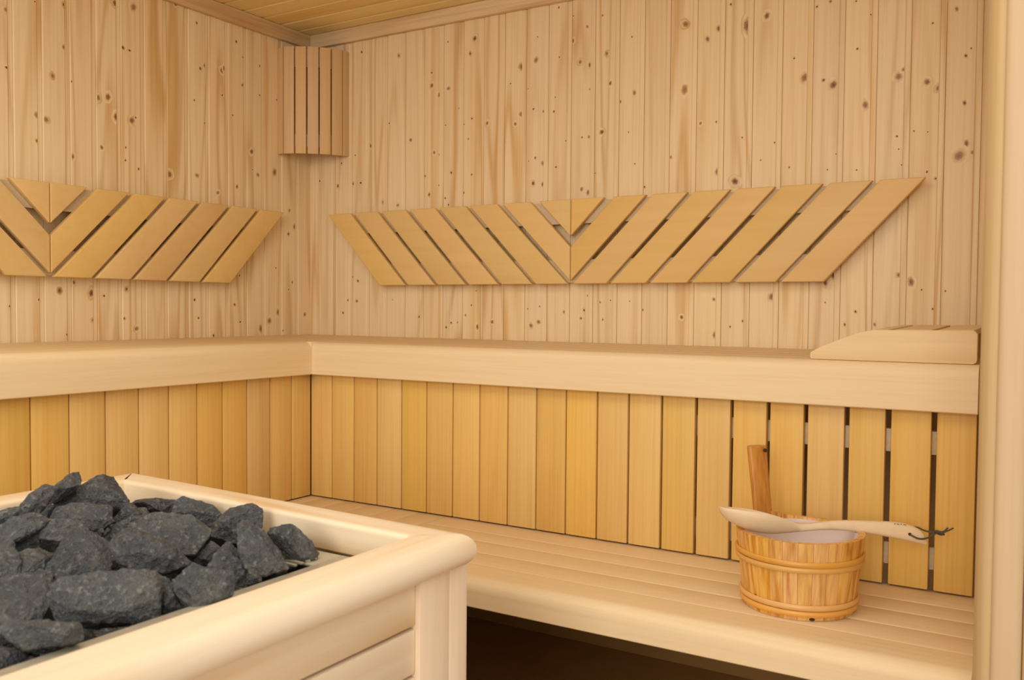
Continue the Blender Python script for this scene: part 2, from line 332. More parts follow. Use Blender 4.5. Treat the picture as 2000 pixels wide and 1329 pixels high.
SKL = [-2.35+.0]+[-2.27+.0]+[-1.3863-.0843*k for k in range(10, 0, -1)]+[-1.3863, -1.324+.0, -1.2366, -1.1487, -1.0593, -.978, -.8927, -.8133, -.7308, -.647, -.5661, -.4915]
SKL = [-1.324-.0843*k for k in range(11, 0, -1)]+[-1.324, -1.2366, -1.1487, -1.0620, -.978, -.8940, -.8133, -.7308, -.6485, -.5675, -.4915]
skl = thing('bench_skirt_panel', 'upright slatted wooden skirt panel under the upper bench on the left, behind the stones', 'bench skirt panel', (E_, -1.3, .45))
mb = MB()
for i in range(len(SKL)-1):
    mb.box(E_-.018, E_, SKL[i]+.0028, SKL[i+1], .4535, .862, .0025, 2, bid=i+31)
mb.obj('slat_panel', M_skirt, skl)
for z0, z1 in ((.718, .764), (.49, .534)):
    mb = MB(); mb.box(E_-.042, E_-.0185, -2.24, -.54, z0, z1, .001); mb.obj('rail', M_rail, skl)

# ------------------------------------------------------------------ benches
def nosing(front, back, top, bottom, r, t):
    """profile (depth from front, z): rounded upper front edge; front<back along the depth axis"""
    pts = [(front, bottom+.002), (front+.002, bottom)]
    pts += [(front+t, bottom), (front+t, top-.03), (back, top-.03), (back, top-.001), (back-.001, top)]
    for k in range(9):
        a = math.pi/2*k/8; pts.append((front+r-r*math.sin(a), top-r+r*math.cos(a)))
    return pts
DF, EF, XE = .5195, .5069, 2.199
ub = thing('upper_bench', 'pale wooden upper bench along the back wall, with the headrest on it', 'bench', (1.3, -.26, .807))
mb = MB(); n = 5; y0 = -.004; wd = (.4305-.004)/n
for k in range(n): mb.box(.004 if k == 0 else .004, XE, -.004-(k+1)*wd+.003, -.004-k*wd, .872, .9, .003, 2, bid=k+1)
mb.obj('seat', M_aspx, ub)
mb = MB(); mb.prism([(-DF+(p-0), z) for p, z in nosing(0, .0875, .9, .8069, .024, .028)], 0, EF-.0005, XE, bid=3)
mb.obj('front_board', M_aspx, ub)
mb = MB(); mb.box(.55, 2.19, -.45, -.41, .82, .871, .002); mb.box(.55, 2.19, -.06, -.02, .80, .871, .002); mb.obj('support_beam', M_aspx, ub)
ul = thing('upper_bench', 'pale wooden upper bench along the left wall, running towards the stones', 'bench', (.25, -1.4, .807))
YB = -2.3
mb = MB(); n = 5; wd = (.4195-.004)/n
for k in range(n): mb.box(.004+k*wd, .004+(k+1)*wd-.003, YB, -.0045-.4305+.002, .872, .9, .003, 2, bid=k+11)
mb.obj('seat', M_aspy, ul)
pr = [(EF-p, z) for p, z in nosing(0, .0875, .9, .8069, .024, .028)]
mb = MB(); mb.prism(pr, 1, YB, -DF-.0005, bid=3)
mb.prism([(x, z) for x, z in [(EF-.0875, .87), (EF-.0875, .9), (EF-.001, .9), (EF-.001, .87)]], 1, -DF-.0003, -.434, .0008, bid=3)
mb.obj('front_board', M_aspy, ul)
mb = MB(); mb.box(.02, .06, YB, -.02, .80, .871, .002); mb.obj('support_beam', M_aspy, ul)

lb = thing('lower_bench', 'wide pale wooden lower bench below the slatted panel, with the bucket standing on it', 'bench', (1.55, -.68, .39))
LX0, LX1 = .9555, 2.228
ys = [-.475, -.5725, -.646, -.731, -.811]
mb = MB()
for k in range(4): mb.box(LX0, LX1, ys[k+1]+.0012, ys[k], .424, .45, .0025, 3, bid=k+21)
mb.obj('seat', M_aspx, lb)
mb = MB(); mb.prism([(-.9045+p, z) for p, z in nosing(0, .0935, .45, .3905, .026, .028)], 0, LX0, LX1, bid=5)
mb.obj('front_board', M_aspx, lb)
for xa in (2.19, .97):
    mb = MB(); mb.box(xa, xa+.036, -.86, -.49, 0, .4235, .002); mb.obj('support_panel', M_aspy, lb)
ll = thing('lower_bench', 'low side bench of short visible board ends beyond the heater guard, in the corner', 'bench', (.7, -.95, .39))
xs = [.40, .436, .519, .604, .694, .781, .866]
mb = MB()
for k in range(5): mb.box(xs[k+1], xs[k+2]-.0024, -1.37, -.476, .424, .45, .003, 3, bid=k+31)
mb.obj('seat', M_aspy, ll)
mb = MB(); mb.prism([(.9535-p, z) for p, z in nosing(0, .0875, .45, .3905, .012, .028)], 1, -1.37, -.905, bid=5)
mb.prism([(.866, .424), (.866, .45), (.9535, .45), (.9535, .424)], 1, -.9047, -.476, .002, bid=5)
mb.obj('front_board', M_aspy, ll)
for ya in (-1.36, -.6):
    mb = MB(); mb.box(.50, .9, ya, ya+.035, 0, .4235, .002); mb.obj('support_panel', M_aspy, ll)

# ------------------------------------------------------------------ chevron backrests
def backrest(along, centre, nfull, label, loc):
    """along: 0 = on the back wall (x), 1 = on the left wall (y). Slats lean outwards from the centre at 45 degrees."""
    t = thing('backrest', label, 'backrest', loc, None)
    z0, z1 = 1.0738, 1.3222; h = z1-z0
    def put(poly, name, f0, f1, mat, bev, bid, rot=None):
        mb = MB()
        if along == 0: mb.prism([(centre+a, z) for a, z in poly], 1, -f1, -f0, bev, 3, bid)
        else: mb.prism([(centre+a, z) for a, z in poly], 0, f0, f1, bev, 3, bid)
        return mb.obj(name, mat, t)
    for sgn in (1, -1):
        put([(sgn*.0012, z1), (sgn*.108, z1), (sgn*.0012, z1-.107)], 'slat', .027, .045, M_back, .003, 1+sgn)
        put([(sgn*.0012, z1-.139), (sgn*.140, z1), (sgn*.238, z1), (sgn*.0012, z1-.2385)], 'slat', .027, .045, M_back, .003, 3+sgn)
        for k in range(nfull):
            a = .009+.1215*k; b = a+.108; ta = .2585+.1195*k; tb = ta+.102
            put([(sgn*a, z0), (sgn*b, z0), (sgn*tb, z1), (sgn*ta, z1)], 'slat', .027, .045, M_back, .003, 8+k+sgn*20)
    last_b = .009+.1215*(nfull-1)+.108; last_t = .2585+.1195*(nfull-1)+.102
    for (ra, rb) in ((z0+.004, z0+.072), (z0+.178, z0+.243)):
        la = last_b+(last_t-last_b)*(ra-z0)/h-.03
        put([(-la, ra), (la, ra), (la, rb), (-la, rb)], 'rail', .0008, .0268, M_rail, .001, 0)
    return t
backrest(0, 1.0828, 6, 'long chevron backrest of diagonal wooden slats on the back wall above the bench', (1.0828, -.045, 1.0738))
backrest(1, -1.0090, 5, 'chevron slatted wooden backrest mounted on the left wall, cut by the photo edge', (.045, -1.009, 1.0738))

# ------------------------------------------------------------------ corner lamp shade
ls = thing('lamp_shade', 'slatted wooden corner lamp shade under the ceiling', 'lamp shade', (.08, -.07, 1.525))
A = Vector((0, -.1707)); B = Vector((.1931, 0)); tdir = (B-A).normalized(); od = Vector((tdir.y, -tdir.x))
P0 = (A+B)/2+od*.034
def path():
    ang = [0, 9, 18, 47]; w2 = .0182; g = .0052; segs = [(P0, 0)]
    for s in (1, -1):
        c = P0.copy(); pa = 0
        for a in ang[1:]:
            ra, rp = math.radians(a)*s, math.radians(pa)*s
            e0 = tdir*math.cos(rp)*s - od*abs(math.sin(rp)); e1 = tdir*math.cos(ra)*s - od*abs(math.sin(ra))
            c = c+e0*(w2+g/2)+e1*(w2+g/2); segs.append((c.copy(), ra)); pa = a
    return segs, w2
segs, w2 = path()
for i, (c, a) in enumerate(segs):
    t = tdir*math.cos(a) - od*math.sin(a) ; nrm = Vector((t.y, -t.x))
    if nrm.dot(od) < 0: nrm = -nrm
    q = [c-t*w2, c+t*w2, c+t*w2-nrm*.009, c-t*w2-nrm*.009]
    zt = 1.888 + (.0 if abs(a) < .5 else -.002)
    mb = MB(); mb.prism([(v.x, v.y) for v in q], 2, 1.5245, zt, .0022, 2, i+1); mb.obj('slat', M_lamp, ls)
inner = [v for v in sorted([(c - (Vector(((tdir*math.cos(a)-od*math.sin(a)).y, -(tdir*math.cos(a)-od*math.sin(a)).x)))*.0100, (c-P0).dot(tdir)) for c, a in segs], key=lambda v: v[1])]
for z0, z1 in ((1.82, 1.884), (1.552, 1.592)):
    pts = [v[0] for v in inner]; back = [p-od*.016 for p in pts][::-1]
    mb = MB(); mb.prism([(p.x, p.y) for p in pts+back], 2, z0, z1, 0); mb.obj('rail', M_rail, ls, smooth=False)

# ------------------------------------------------------------------ headrest
hr = thing('headrest', 'curved wooden headrest with slatted top at the right end of the upper bench', 'headrest', (2.04, -.3, .9))
prof = [(1.889, .9003), (1.8855, .906), (1.887, .9145), (1.909, .927), (1.943, .9415), (1.972, .9540), (1.990, .9590), (2.011, .9625), (2.188, .9650), (2.1945, .958), (2.1945, .908), (2.1925, .903), (2.188, .9003)]
for y0, name in ((-.502, 'side_panel'), (-.15, 'side_panel')):
    mb = MB(); mb.prism(prof, 1, y0, y0+.022, .0012, 2, bid=2 if y0 < -.3 else 5)
    if y0 > -.3:
        for v in mb.bm.verts:
            if v.co.z > .92: v.co.z += .005
    mb.obj(name, M_head, hr)
def ztop(x):
    P = [(1.909, .927), (1.943, .9415), (1.972, .9540), (1.990, .9590), (2.011, .9625), (2.188, .9650)]
    for (a, za), (b, zb) in zip(P, P[1:]):
        if a <= x <= b: return za+(zb-za)*(x-a)/(b-a)
    return .965
for i, (a, b) in enumerate(((1.962, 2.034), (2.0435, 2.112), (2.124, 2.187))):
    n = 6; top = [(a+(b-a)*k/n, ztop(a+(b-a)*k/n)+.0004) for k in range(n+1)]
    bot = [(x, z-.012) for x, z in top[::-1]]
    mb = MB(); mb.prism(top+bot, 1, -.4795, -.1502, .001, 1, bid=i+1)
    for v in mb.bm.verts: v.co.z += .0055*max(0, v.co.y+.48)/.33
    mb.obj('slat', M_aspy, hr)

# ------------------------------------------------------------------ bucket
BC = Vector((1.92, -.70, .4502)); RB, RT, BH = .1, .1155, .1405
bk = thing('sauna_bucket', 'round wooden stave bucket with one upright handle, on the lower bench', 'bucket', BC)
hd = math.atan2(.070, -.092)
def rad(z): return RB+(RT-RB)*z/BH
def zrim(a):
    d = abs((a-hd+math.pi) % (2*math.pi)-math.pi)
    return BH + .012*math.exp(-(d/.38)**2)
mb = MB(); nst = 27; sub = 4
for i in range(nst):
    a0, a1 = 2*math.pi*i/nst+.0022+hd-math.pi/nst, 2*math.pi*(i+1)/nst-.0022+hd-math.pi/nst
    vs = []; zs = [0, .03, .07, .11, 1]
    for k in range(sub+1):
        a = a0+(a1-a0)*k/sub
        edge = .0004 if k in (0, sub) else 0
        for zz in zs:
            z = zrim(a) if zz == 1 else zz
            r = rad(z)-edge; vs.append((BC.x+r*math.cos(a), BC.y+r*math.sin(a), BC.z+z+.0005))
        for zz in zs[::-1]:
            z = zrim(a) if zz == 1 else zz
            r = rad(z)-.011; vs.append((BC.x+r*math.cos(a), BC.y+r*math.sin(a), BC.z+z+.0005))
    m = 2*len(zs); fs = [list(range(m)), list(range(sub*m, sub*m+m))]
    for k in range(sub):
        for j in range(m): fs.append([k*m+j, k*m+(j+1) % m, (k+1)*m+(j+1) % m, (k+1)*m+j])
    mb.add(vs, fs, bid=i*1.7+.3)
mb.obj('stave_wall', M_buck, bk, angle=40)
mb = MB()   # base board
mb.prism([(BC.x+.088*math.cos(2*math.pi*k/40), BC.y+.088*math.sin(2*math.pi*k/40)) for k in range(40)], 2, BC.z+.008, BC.z+.018); mb.obj('base', M_buck, bk)
mb = MB(); nn = 64      # plastic liner: open cup with thickness
rings = [(rad(BH)-.0112, BH-.004), (rad(BH)-.0135, BH-.0035), (rad(.05)-.0135, .05), (rad(.022)-.0150, .0195), (rad(.022)-.0120, .0185), (rad(.05)-.0113, .05)]
vs = [[mb.bm.verts.new((BC.x+r*math.cos(2*math.pi*k/nn), BC.y+r*math.sin(2*math.pi*k/nn), BC.z+z)) for k in range(nn)] for r, z in rings]
for i in range(len(rings)):
    if i in (3,): continue
    Aq, Bq = vs[i], vs[(i+1) % len(rings)]
    for k in range(nn): mb.bm.faces.new([Aq[k], Aq[(k+1) % nn], Bq[(k+1) % nn], Bq[k]])
mb.bm.faces.new(vs[3]); mb.bm.faces.new(vs[4])
mb.obj('liner', M_liner, bk)
for z, tilt in ((.1035, .0006), (.0925, -.0004), (.0245, .0004), (.0128, 0)):
    mb = MB(); pts = [(BC.x+(rad(z)+.0022)*math.cos(a), BC.y+(rad(z)+.0022)*math.sin(a), BC.z+z+tilt*math.sin(a*2)) for a in [2*math.pi*k/72 for k in range(72)]]
    mb.tube(pts, .0052, 10, closed=True, flat=.62); mb.obj('hoop', M_hoop, bk)
# handle: one stave carried upwards
ea = Vector((math.cos(hd), math.sin(hd), 0)); et = Vector((-math.sin(hd), math.cos(hd), 0))
mb = MB(); rows = []
for z, hw, th in ((.095, .0205, .0065), (.14, .0205, .0085), (.18, .0202, .0095), (.23, .0203, .0100), (.274, .0210, .0100), (.2785, .0203, .0085)):
    c = BC+ea*(RB+(RT-RB)*z/BH-.0045+max(0, z-.14)*.05)+R2*(-.0022)*min(1, max(0, (z-.12)/.14))+Vector((0, 0, z)); ring = []
    for k in range(20):
        a = 2*math.pi*k/20; ca, sa = math.cos(a), math.sin(a)
        ring.append(mb.bm.verts.new(c+et*hw*math.copysign(abs(ca)**.6, ca)+ea*th*math.copysign(abs(sa)**.8, sa)-ea*.25*th*math.cos(a)**2))
    rows.append(ring)
for r0, r1 in zip(rows, rows[1:]):
    for k in range(20): mb.bm.faces.new([r0[k], r0[(k+1) % 20], r1[(k+1) % 20], r1[k]])
mb.bm.faces.new(rows[0]); mb.bm.faces.new(rows[-1])
hn = mb.obj('handle', M_hand, bk, angle=50)
kd_ = ray(1487.5, 878.5); kc = BC+ea*(RT+.012)+Vector((0, 0, .27)); kp = CAM+kd_*((kc-CAM).dot(ea)/kd_.dot(ea))-ea*.0112
mb = MB(); mb.prism([(.0028*math.cos(k), .0036*math.sin(k)) for k in [2*math.pi*i/14 for i in range(14)]], 0, -.003, .003)
fr = Matrix((-ea, et, Vector((0, 0, 1)))).transposed()
for v in mb.bm.verts: v.co = fr @ v.co + kp
mb.obj('knot', M_hole, hn)

mb = MB()
for (ku, kv, kr, kq) in ((1476, 1165, .0032, .0040), (1661.5, 1166, .0030, .0050), (1586, 1211, .0052, .0026)):
    kd_ = ray(ku, kv); lo, hi = 1.2, 2.3
    for _ in range(40):       # where the sight line meets the bucket wall
        t = (lo+hi)/2; q = CAM+kd_*t-BC
        if math.hypot(q.x, q.y) < rad(q.z): hi = t
        else: lo = t
    q = CAM+kd_*hi-BC; nrm = Vector((q.x, q.y, 0)).normalized(); tg = Vector((-nrm.y, nrm.x, 0)); c = BC+q
    ring = [mb.bm.verts.new(c+tg*kr*math.cos(a)+Vector((0, 0, kq*math.sin(a)))+nrm*(.0006-kr*kr*math.cos(a)**2/.21)) for a in [2*math.pi*i/16 for i in range(16)]]
    mb.bm.faces.new(ring)
    back = [mb.bm.verts.new(v.co-nrm*.002) for v in ring]; mb.bm.faces.new(back[::-1])
    for k in range(16): mb.bm.faces.new([ring[k], ring[(k+1) % 16], back[(k+1) % 16], back[k]])
mb.obj('knot', M_hole, bk)

# ------------------------------------------------------------------ ladle
ff = Vector((_d.x, _d.y, 0)).normalized()
LP0 = BC+Vector((0, 0, .15))-ff*.004
def onplane(u, v):
    d = ray(u, v); return CAM+d*((LP0-CAM).dot(ff)/d.dot(ff))
LD = [(1403,988.5,991,.003,0),(1406,988.5,1000,.011,.1),(1411,989,1007,.018,.4),(1420,989.5,1016,.024,.7),(1435,990.5,1024,.030,.85),(1450,992,1031,.034,.88),(1468,994,1037,.036,.88),(1486,997.5,1040.5,.035,.86),(1503,1002,1042,.031,.8),(1519,1007,1042,.025,.66),(1534,1012.5,1041,.019,.4),(1548,1018.5,1040,.0145,.12),(1562,1022,1038.5,.0118,0),(1580,1022.5,1037,.0105,0),(1600,1020,1035.5,.010,0),(1625,1017.5,1035,.010,0),(1655,1016.5,1037,.0102,0),(1685,1017.5,1041,.0106,0),(1715,1018.5,1045.5,.011,0),(1740,1019.5,1050,.0112,0),(1762,1022,1054.5,.0112,0),(1780,1026.5,1058.5,.0110,0),(1793,1033,1061.5,.0105,0),(1801,1040,1063.5,.0095,0),(1806,1050,1065,.008,0)]
ldl = thing('ladle', 'pale wooden ladle with a dark cord loop, lying across the bucket rim', 'ladle', LP0)
mb = MB(); rows = []; K = 28; roll = math.radians(13)
side = ff
for (u, vt, vb, hdp, dip) in LD:
    T, Bm = onplane(u, vt), onplane(u, vb); c = (T+Bm)/2; hh = (T-Bm).length/2; ring = []
    for k in range(K):
        a = 2*math.pi*k/K; sn, cs = math.sin(a), math.cos(a)
        yy = hdp*(cs if dip > .05 else math.copysign(abs(cs)**.7, cs))
        if dip > .05:
            zz = hh*(-1+2*(1-abs(sn)**1.0)) if sn < 0 else hh*(1-dip*2*sn*.94)
            if sn < 0: zz = hh*(1-2*abs(sn)**.9)
            if sn >= 0: yy *= .955
        else: zz = hh*math.copysign(abs(sn)**.7, sn)
        # roll about the long axis: near rim up
        y2 = yy*math.cos(roll)+ (zz-hh if dip > .05 else zz)*math.sin(roll)*.6; z2 = zz - yy*math.sin(roll)*(1 if dip > .05 else .5)
        if dip > .05 and yy > 0: z2 = zz - yy*math.sin(roll)
        ring.append(mb.bm.verts.new(c+side*y2+Vector((0, 0, 1))*min(z2, hh*1.02)))
    rows.append(ring)
for r0, r1 in zip(rows, rows[1:]):
    for k in range(K): mb.bm.faces.new([r0[k], r0[(k+1) % K], r1[(k+1) % K], r1[k]])
mb.bm.faces.new(rows[0]); mb.bm.faces.new(rows[-1])
mb.obj('ladle_body', M_ladle, ldl, angle=60)
def lp(u, v, dep): return onplane(u, v)+ff*dep
mb = MB(); c = lp(1771.5, 1041, -.0118)
mb.prism([(.0028*math.cos(k), .0028*math.sin(k)) for k in [2*math.pi*i/16 for i in range(16)]], 0, -.0012, .0012)
fr = Matrix((ff, Vector((-ff.y, ff.x, 0)), Vector((0, 0, 1)))).transposed()
for v in mb.bm.verts: v.co = fr @ v.co + c
mb.obj('hole', M_hole, ldl)
def smooth_pts(p, n=6):
    out = []
    for i in range(len(p)-1):
        a, b, c, d = p[max(i-1, 0)], p[i], p[i+1], p[min(i+2, len(p)-1)]
        for k in range(n):
            t = k/n; out.append(.5*((2*b)+(c-a)*t+(2*a-5*b+4*c-d)*t*t+(3*b-a-3*c+d)*t**3))
    return out+[p[-1]]
mb = MB()
mb.tube(smooth_pts([lp(1771, 1041, -.010), lp(1777, 1044.5, -.015), lp(1786, 1048.5, -.015), lp(1798, 1050, -.012), lp(1812, 1047.5, -.008), lp(1822, 1043.5, -.004), lp(1829, 1041.5, -.002), lp(1836, 1042, -.001), lp(1844, 1040, 0), lp(1852, 1037, 0), lp(1862, 1032, 0)]), .0017, 8)
mb.tube(smooth_pts([lp(1771, 1036, .012), lp(1785, 1034, .014), lp(1799, 1034.5, .013), lp(1808, 1038.5, .010), lp(1818, 1041, .006), lp(1829, 1041, .002), lp(1838, 1040.5, .001), lp(1846, 1038, .002), lp(1853, 1032, .003)]), .0017, 8)
mb.tube(smooth_pts([lp(1829, 1037.5, -.004), lp(1834, 1038, -.006), lp(1840, 1042, -.004), lp(1838, 1045, .001), lp(1832, 1043, .005), lp(1827, 1039.5, .003), lp(1829, 1037, -.002), lp(1836, 1040, -.006), lp(1842, 1044, -.003)]), .0021, 8)
mb.obj('cord', M_cord, ldl)
mb = MB()
for u0, u1, v0, v1 in ((1742.5, 1745.5, 1021.2, 1020.9), (1748, 1752.5, 1021.6, 1021.8), (1755, 1757.5, 1021.6, 1022.4), (1760.5, 1766, 1022.4, 1023.4)):
    mb.tube([lp(u0, v0+.6, -.0088), lp(u1, v1+.6, -.0088)], .00055, 5)
mb.obj('stamp_mark', M_ink, ldl)

# ------------------------------------------------------------------ heater guard
GX0, GX1, GY1, GY0 = .904, 1.6745, -1.4, -2.30
hg = thing('heater_guard', 'large square wooden guard frame around the heater with the grey stones', 'heater guard', ((GX0+GX1)/2, (GY0+GY1)/2, 0))
CW, CT, ZT = .067, .045, .7
def cap_profile(o):   # (distance from outer edge inward, z)
    pts = []
    for k in range(11):
        a = math.radians(-90+180*k/10); pts.append((.0215-.0215*math.cos(a), ZT-.0225+.0225*math.sin(a)))
    for k in range(5):
        a = math.radians(90-90*k/4); pts.append((CW-.007+.007*math.cos(a), ZT-.007+.007*math.sin(a)))
    pts.append((CW, ZT-CT+.003)); pts.append((CW-.003, ZT-CT))
    return pts
def rail_mesh(p0, p1, inward, mit0, mit1, bid, mat):
    """mitred cap rail; p0->p1 outer edge, inward unit vector"""
    pr = cap_profile(0); mb = MB(); dr = (p1-p0).normalized(); vs = []
    for base, sgn in ((p0, 1), (p1, -1)):
        mi = mit0 if sgn == 1 else mit1
        for d, z in pr:
            q = base+inward*d+dr*(d*sgn*mi+.0004*sgn); vs.append((q.x, q.y, z))
    n = len(pr); mb.add(vs, [list(range(n)), list(range(n, 2*n))]+[[i, (i+1) % n, n+(i+1) % n, n+i] for i in range(n)], bid=bid)
    return mb.obj('cap_rail', mat, hg, angle=25)
V2 = lambda x, y: Vector((x, y, 0))
NE, NW, SE, SW = V2(1.6735, -1.4185), V2(.9, -1.379), V2(1.6755, -2.35), V2(.904, -2.35)
rail_mesh(NW, NE, V2(-.046, -1).normalized(), 1, 1, 2, M_grdx)
rail_mesh(SE, NE, V2(-1, 0), 1, 1, 5, M_grdy)
rail_mesh(SW, NW, V2(1, 0), 1, 1, 8, M_grdy)
rail_mesh(SW, SE, V2(0, 1), 1, 1, 3, M_grdx)
# the outer corner at the mitre is rounded in the photo: post boards, planks
def gpost(x0, x1, y0, y1, bid):
    mb = MB(); mb.box(x0, x1, y0, y1, 0, ZT-CT-.0008, .0015, 2, bid=bid); mb.obj('post_board', M_grdz, hg)
gpost(1.632, 1.650, -1.5125, -1.4488, 1)
gpost(1.612, 1.6505, -1.4484, -1.408, 4)
gpost(.93, .968, -1.448, -1.408, 6); gpost(1.612, 1.65, -2.33, -2.29, 9); gpost(.93, .968, -2.33, -2.29, 7)
z = ZT-CT-.001; i = 0
while z > .05:
    h = .0575; 
    for (a, b, c, d, nm) in ((1.627, 1.643, -2.289, -1.513, M_grdy),):
        mb = MB(); mb.box(a, b, c, d, z-h, z, .0022, 2, bid=i*1.3); mb.obj('side_board', nm, hg)
    mb = MB(); mb.box(.969, 1.611, -1.43, -1.415, z-h, z, .0022, 2, bid=i*2.1+50); mb.obj('side_board', M_grdx, hg)
    mb = MB(); mb.box(.935, .95, -2.289, -1.449, z-h, z, .0022, 2, bid=i*2.1+80); mb.obj('side_board', M_grdy, hg)
    z -= h+.0045; i += 1

# ------------------------------------------------------------------ heater body
hx0, hx1, hy0, hy1 = .985, 1.596, -2.28, -1.505
ht = thing('sauna_heater', 'steel heater casing with pale rim strip under the stones, inside the wooden guard', 'heater', ((hx0+hx1)/2, (hy0+hy1)/2, 0))
RX = 1.5125
mb = MB()
for a, b, c, d in ((hx0, hx0+.003, hy0, hy1), (hx1-.003, hx1, hy0, hy1), (hx0, hx1, hy0, hy0+.003), (hx0, hx1, hy1-.003, hy1)): mb.box(a, b, c, d, .1, .662)
mb.obj('casing', M_metal, ht)
mb = MB(); mb.box(RX, hx1, hy0, hy1, .6622, .665, .0006, bid=1); mb.box(1.425, RX, hy1-.055, hy1, .6622, .665, .0006); mb.box(hx0+.03, RX, hy0, hy0+.03, .6622, .665, .0006)
mb.obj('rim', M_metal, ht)
mb = MB()
for a, b, c, d in ((hx0+.004, hx0+.006, hy0+.03, hy1-.004), (RX-.002, RX, hy0+.03, hy1-.055), (hx0+.006, RX-.002, hy0+.03, hy0+.032), (hx0+.006, 1.424, hy1-.006, hy1-.004), (1.422, 1.424, hy1-.057, hy1-.006), (1.424, RX-.002, hy1-.057, hy1-.055)): mb.box(a, b, c, d, .56, .6621)
mb.box(hx0+.004, RX, hy0+.03, hy1-.004, .555, .56)
mb.obj('stone_basket', M_black, ht)
mb = MB()
for k in range(4): mb.box(1.445, 1.50, -1.545-.012*k, -1.540-.012*k, .6655, .668)
mb.obj('grille', M_metal, ht)
for a in (hx0+.03, hx1-.07):
    for b in (hy0+.03, hy1-.09):
        mb = MB(); mb.box(a, a+.04, b, b+.04, 0, .0995); mb.obj('foot', M_black, ht)


# ------------------------------------------------------------------ stones
def SA(p): return [(x/6.042, 910+y/6.042) for x, y in p]
def SB(p): return [(300+x/6.042, 950+y/6.042) for x, y in p]
def SC(p): return [(x/5.536, 1080+y/5.536) for x, y in p]
def SD(p): return [(240+x/4.348, 1040+y/4.348) for x, y in p]
def S0(p): return [(x/2.834, 860+y/2.834) for x, y in p]
def hull_stone(outline, h, lean, th, ridge, label, seed, amp=1.0, group='heater stones'):
    rnd = random.Random(seed)
    cu = sum(p[0] for p in outline)/len(outline); cv = sum(p[1] for p in outline)/len(outline)
    P = hit(cu, cv, 2, h); tc = (CAM-P); tc.z = 0; tc.normalize()
    la = math.radians(lean); n = tc*math.cos(la)+Vector((0, 0, 1))*math.sin(la)
    pts = []
    for (u, v) in outline:
        d = ray(u, v); X = CAM+d*((P-CAM).dot(n)/d.dot(n)); pts.append(X)
    size = max((a-b).length for a in pts for b in pts)
    c = sum(pts, Vector())/len(pts); v0 = []
    for X in pts:
        v0.append(X+n*rnd.uniform(-.05, .05)*size)
    if ridge:
        for (u, v, k) in ridge:
            d = ray(u, v); X = CAM+d*((P-CAM).dot(n)/d.dot(n)); v0.append(X+d.normalized()*(-k*size))
    else:
        a0 = rnd.random()*6
        for k in range(4):
            i = rnd.randrange(len(pts)); v0.append(c+(pts[i]-c)*rnd.uniform(.3, .7)+n*size*rnd.uniform(.12, .22))
    for X in pts: v0.append(c+(X-c)*rnd.uniform(.45, .8)-n*th*size*rnd.uniform(.5, 1)-Vector((0, 0, .15*th*size)))
    bm = bmesh.new(); vv = [bm.verts.new(x-P) for x in v0]
    r = bmesh.ops.convex_hull(bm, input=vv)
    bmesh.ops.delete(bm, geom=list(set(r['geom_interior']+r['geom_unused'])), context='VERTS')
    bmesh.ops.dissolve_limit(bm, angle_limit=math.radians(7), verts=bm.verts[:], edges=bm.edges[:])
    bmesh.ops.bevel(bm, geom=bm.edges[:], offset=size*.006, segments=1, affect='EDGES', clamp_overlap=True)
    bmesh.ops.triangulate(bm, faces=bm.faces[:])
    for _ in range(5):
        es = [e for e in bm.edges if e.calc_length() > .0042]
        if not es or len(bm.verts) > 9000: break
        bmesh.ops.subdivide_edges(bm, edges=es, cuts=1, use_grid_fill=False)
        bmesh.ops.triangulate(bm, faces=[f for f in bm.faces if len(f.verts) > 3])
    bm.normal_update(); so = Vector((seed*3.1, seed*1.7, 0)); nv = {}
    for v in bm.verts:
        p = v.co
        big = noise.noise(p*26+so)*.0014*amp
        q = noise.cell(p*38+so+Vector((noise.noise(p*60), noise.noise(p*50+so), 0)))*.0
        rg = ((1-abs(noise.noise(p*40+so)))**4*.0020+(1-abs(noise.noise(p*120+so)))**3*.0012)*amp
        fine = noise.fractal(p*190+so, .8, 2.1, 3)*.0008*amp
        nv[v] = v.normal*(big+rg+fine-.001)
    for v in bm.verts: v.co += nv[v]
    me = bpy.data.meshes.new('heater_stone'); bmesh.ops.recalc_face_normals(bm, faces=bm.faces[:]); bm.to_mesh(me); bm.free()
    me.materials.append(M_stone); me.shade_smooth(); me.set_sharp_from_angle(angle=math.radians(17))
    o = bpy.data.objects.new('heater_stone', me); COL.objects.link(o); o.location = P
    tag(o, label, 'stone', group); return o
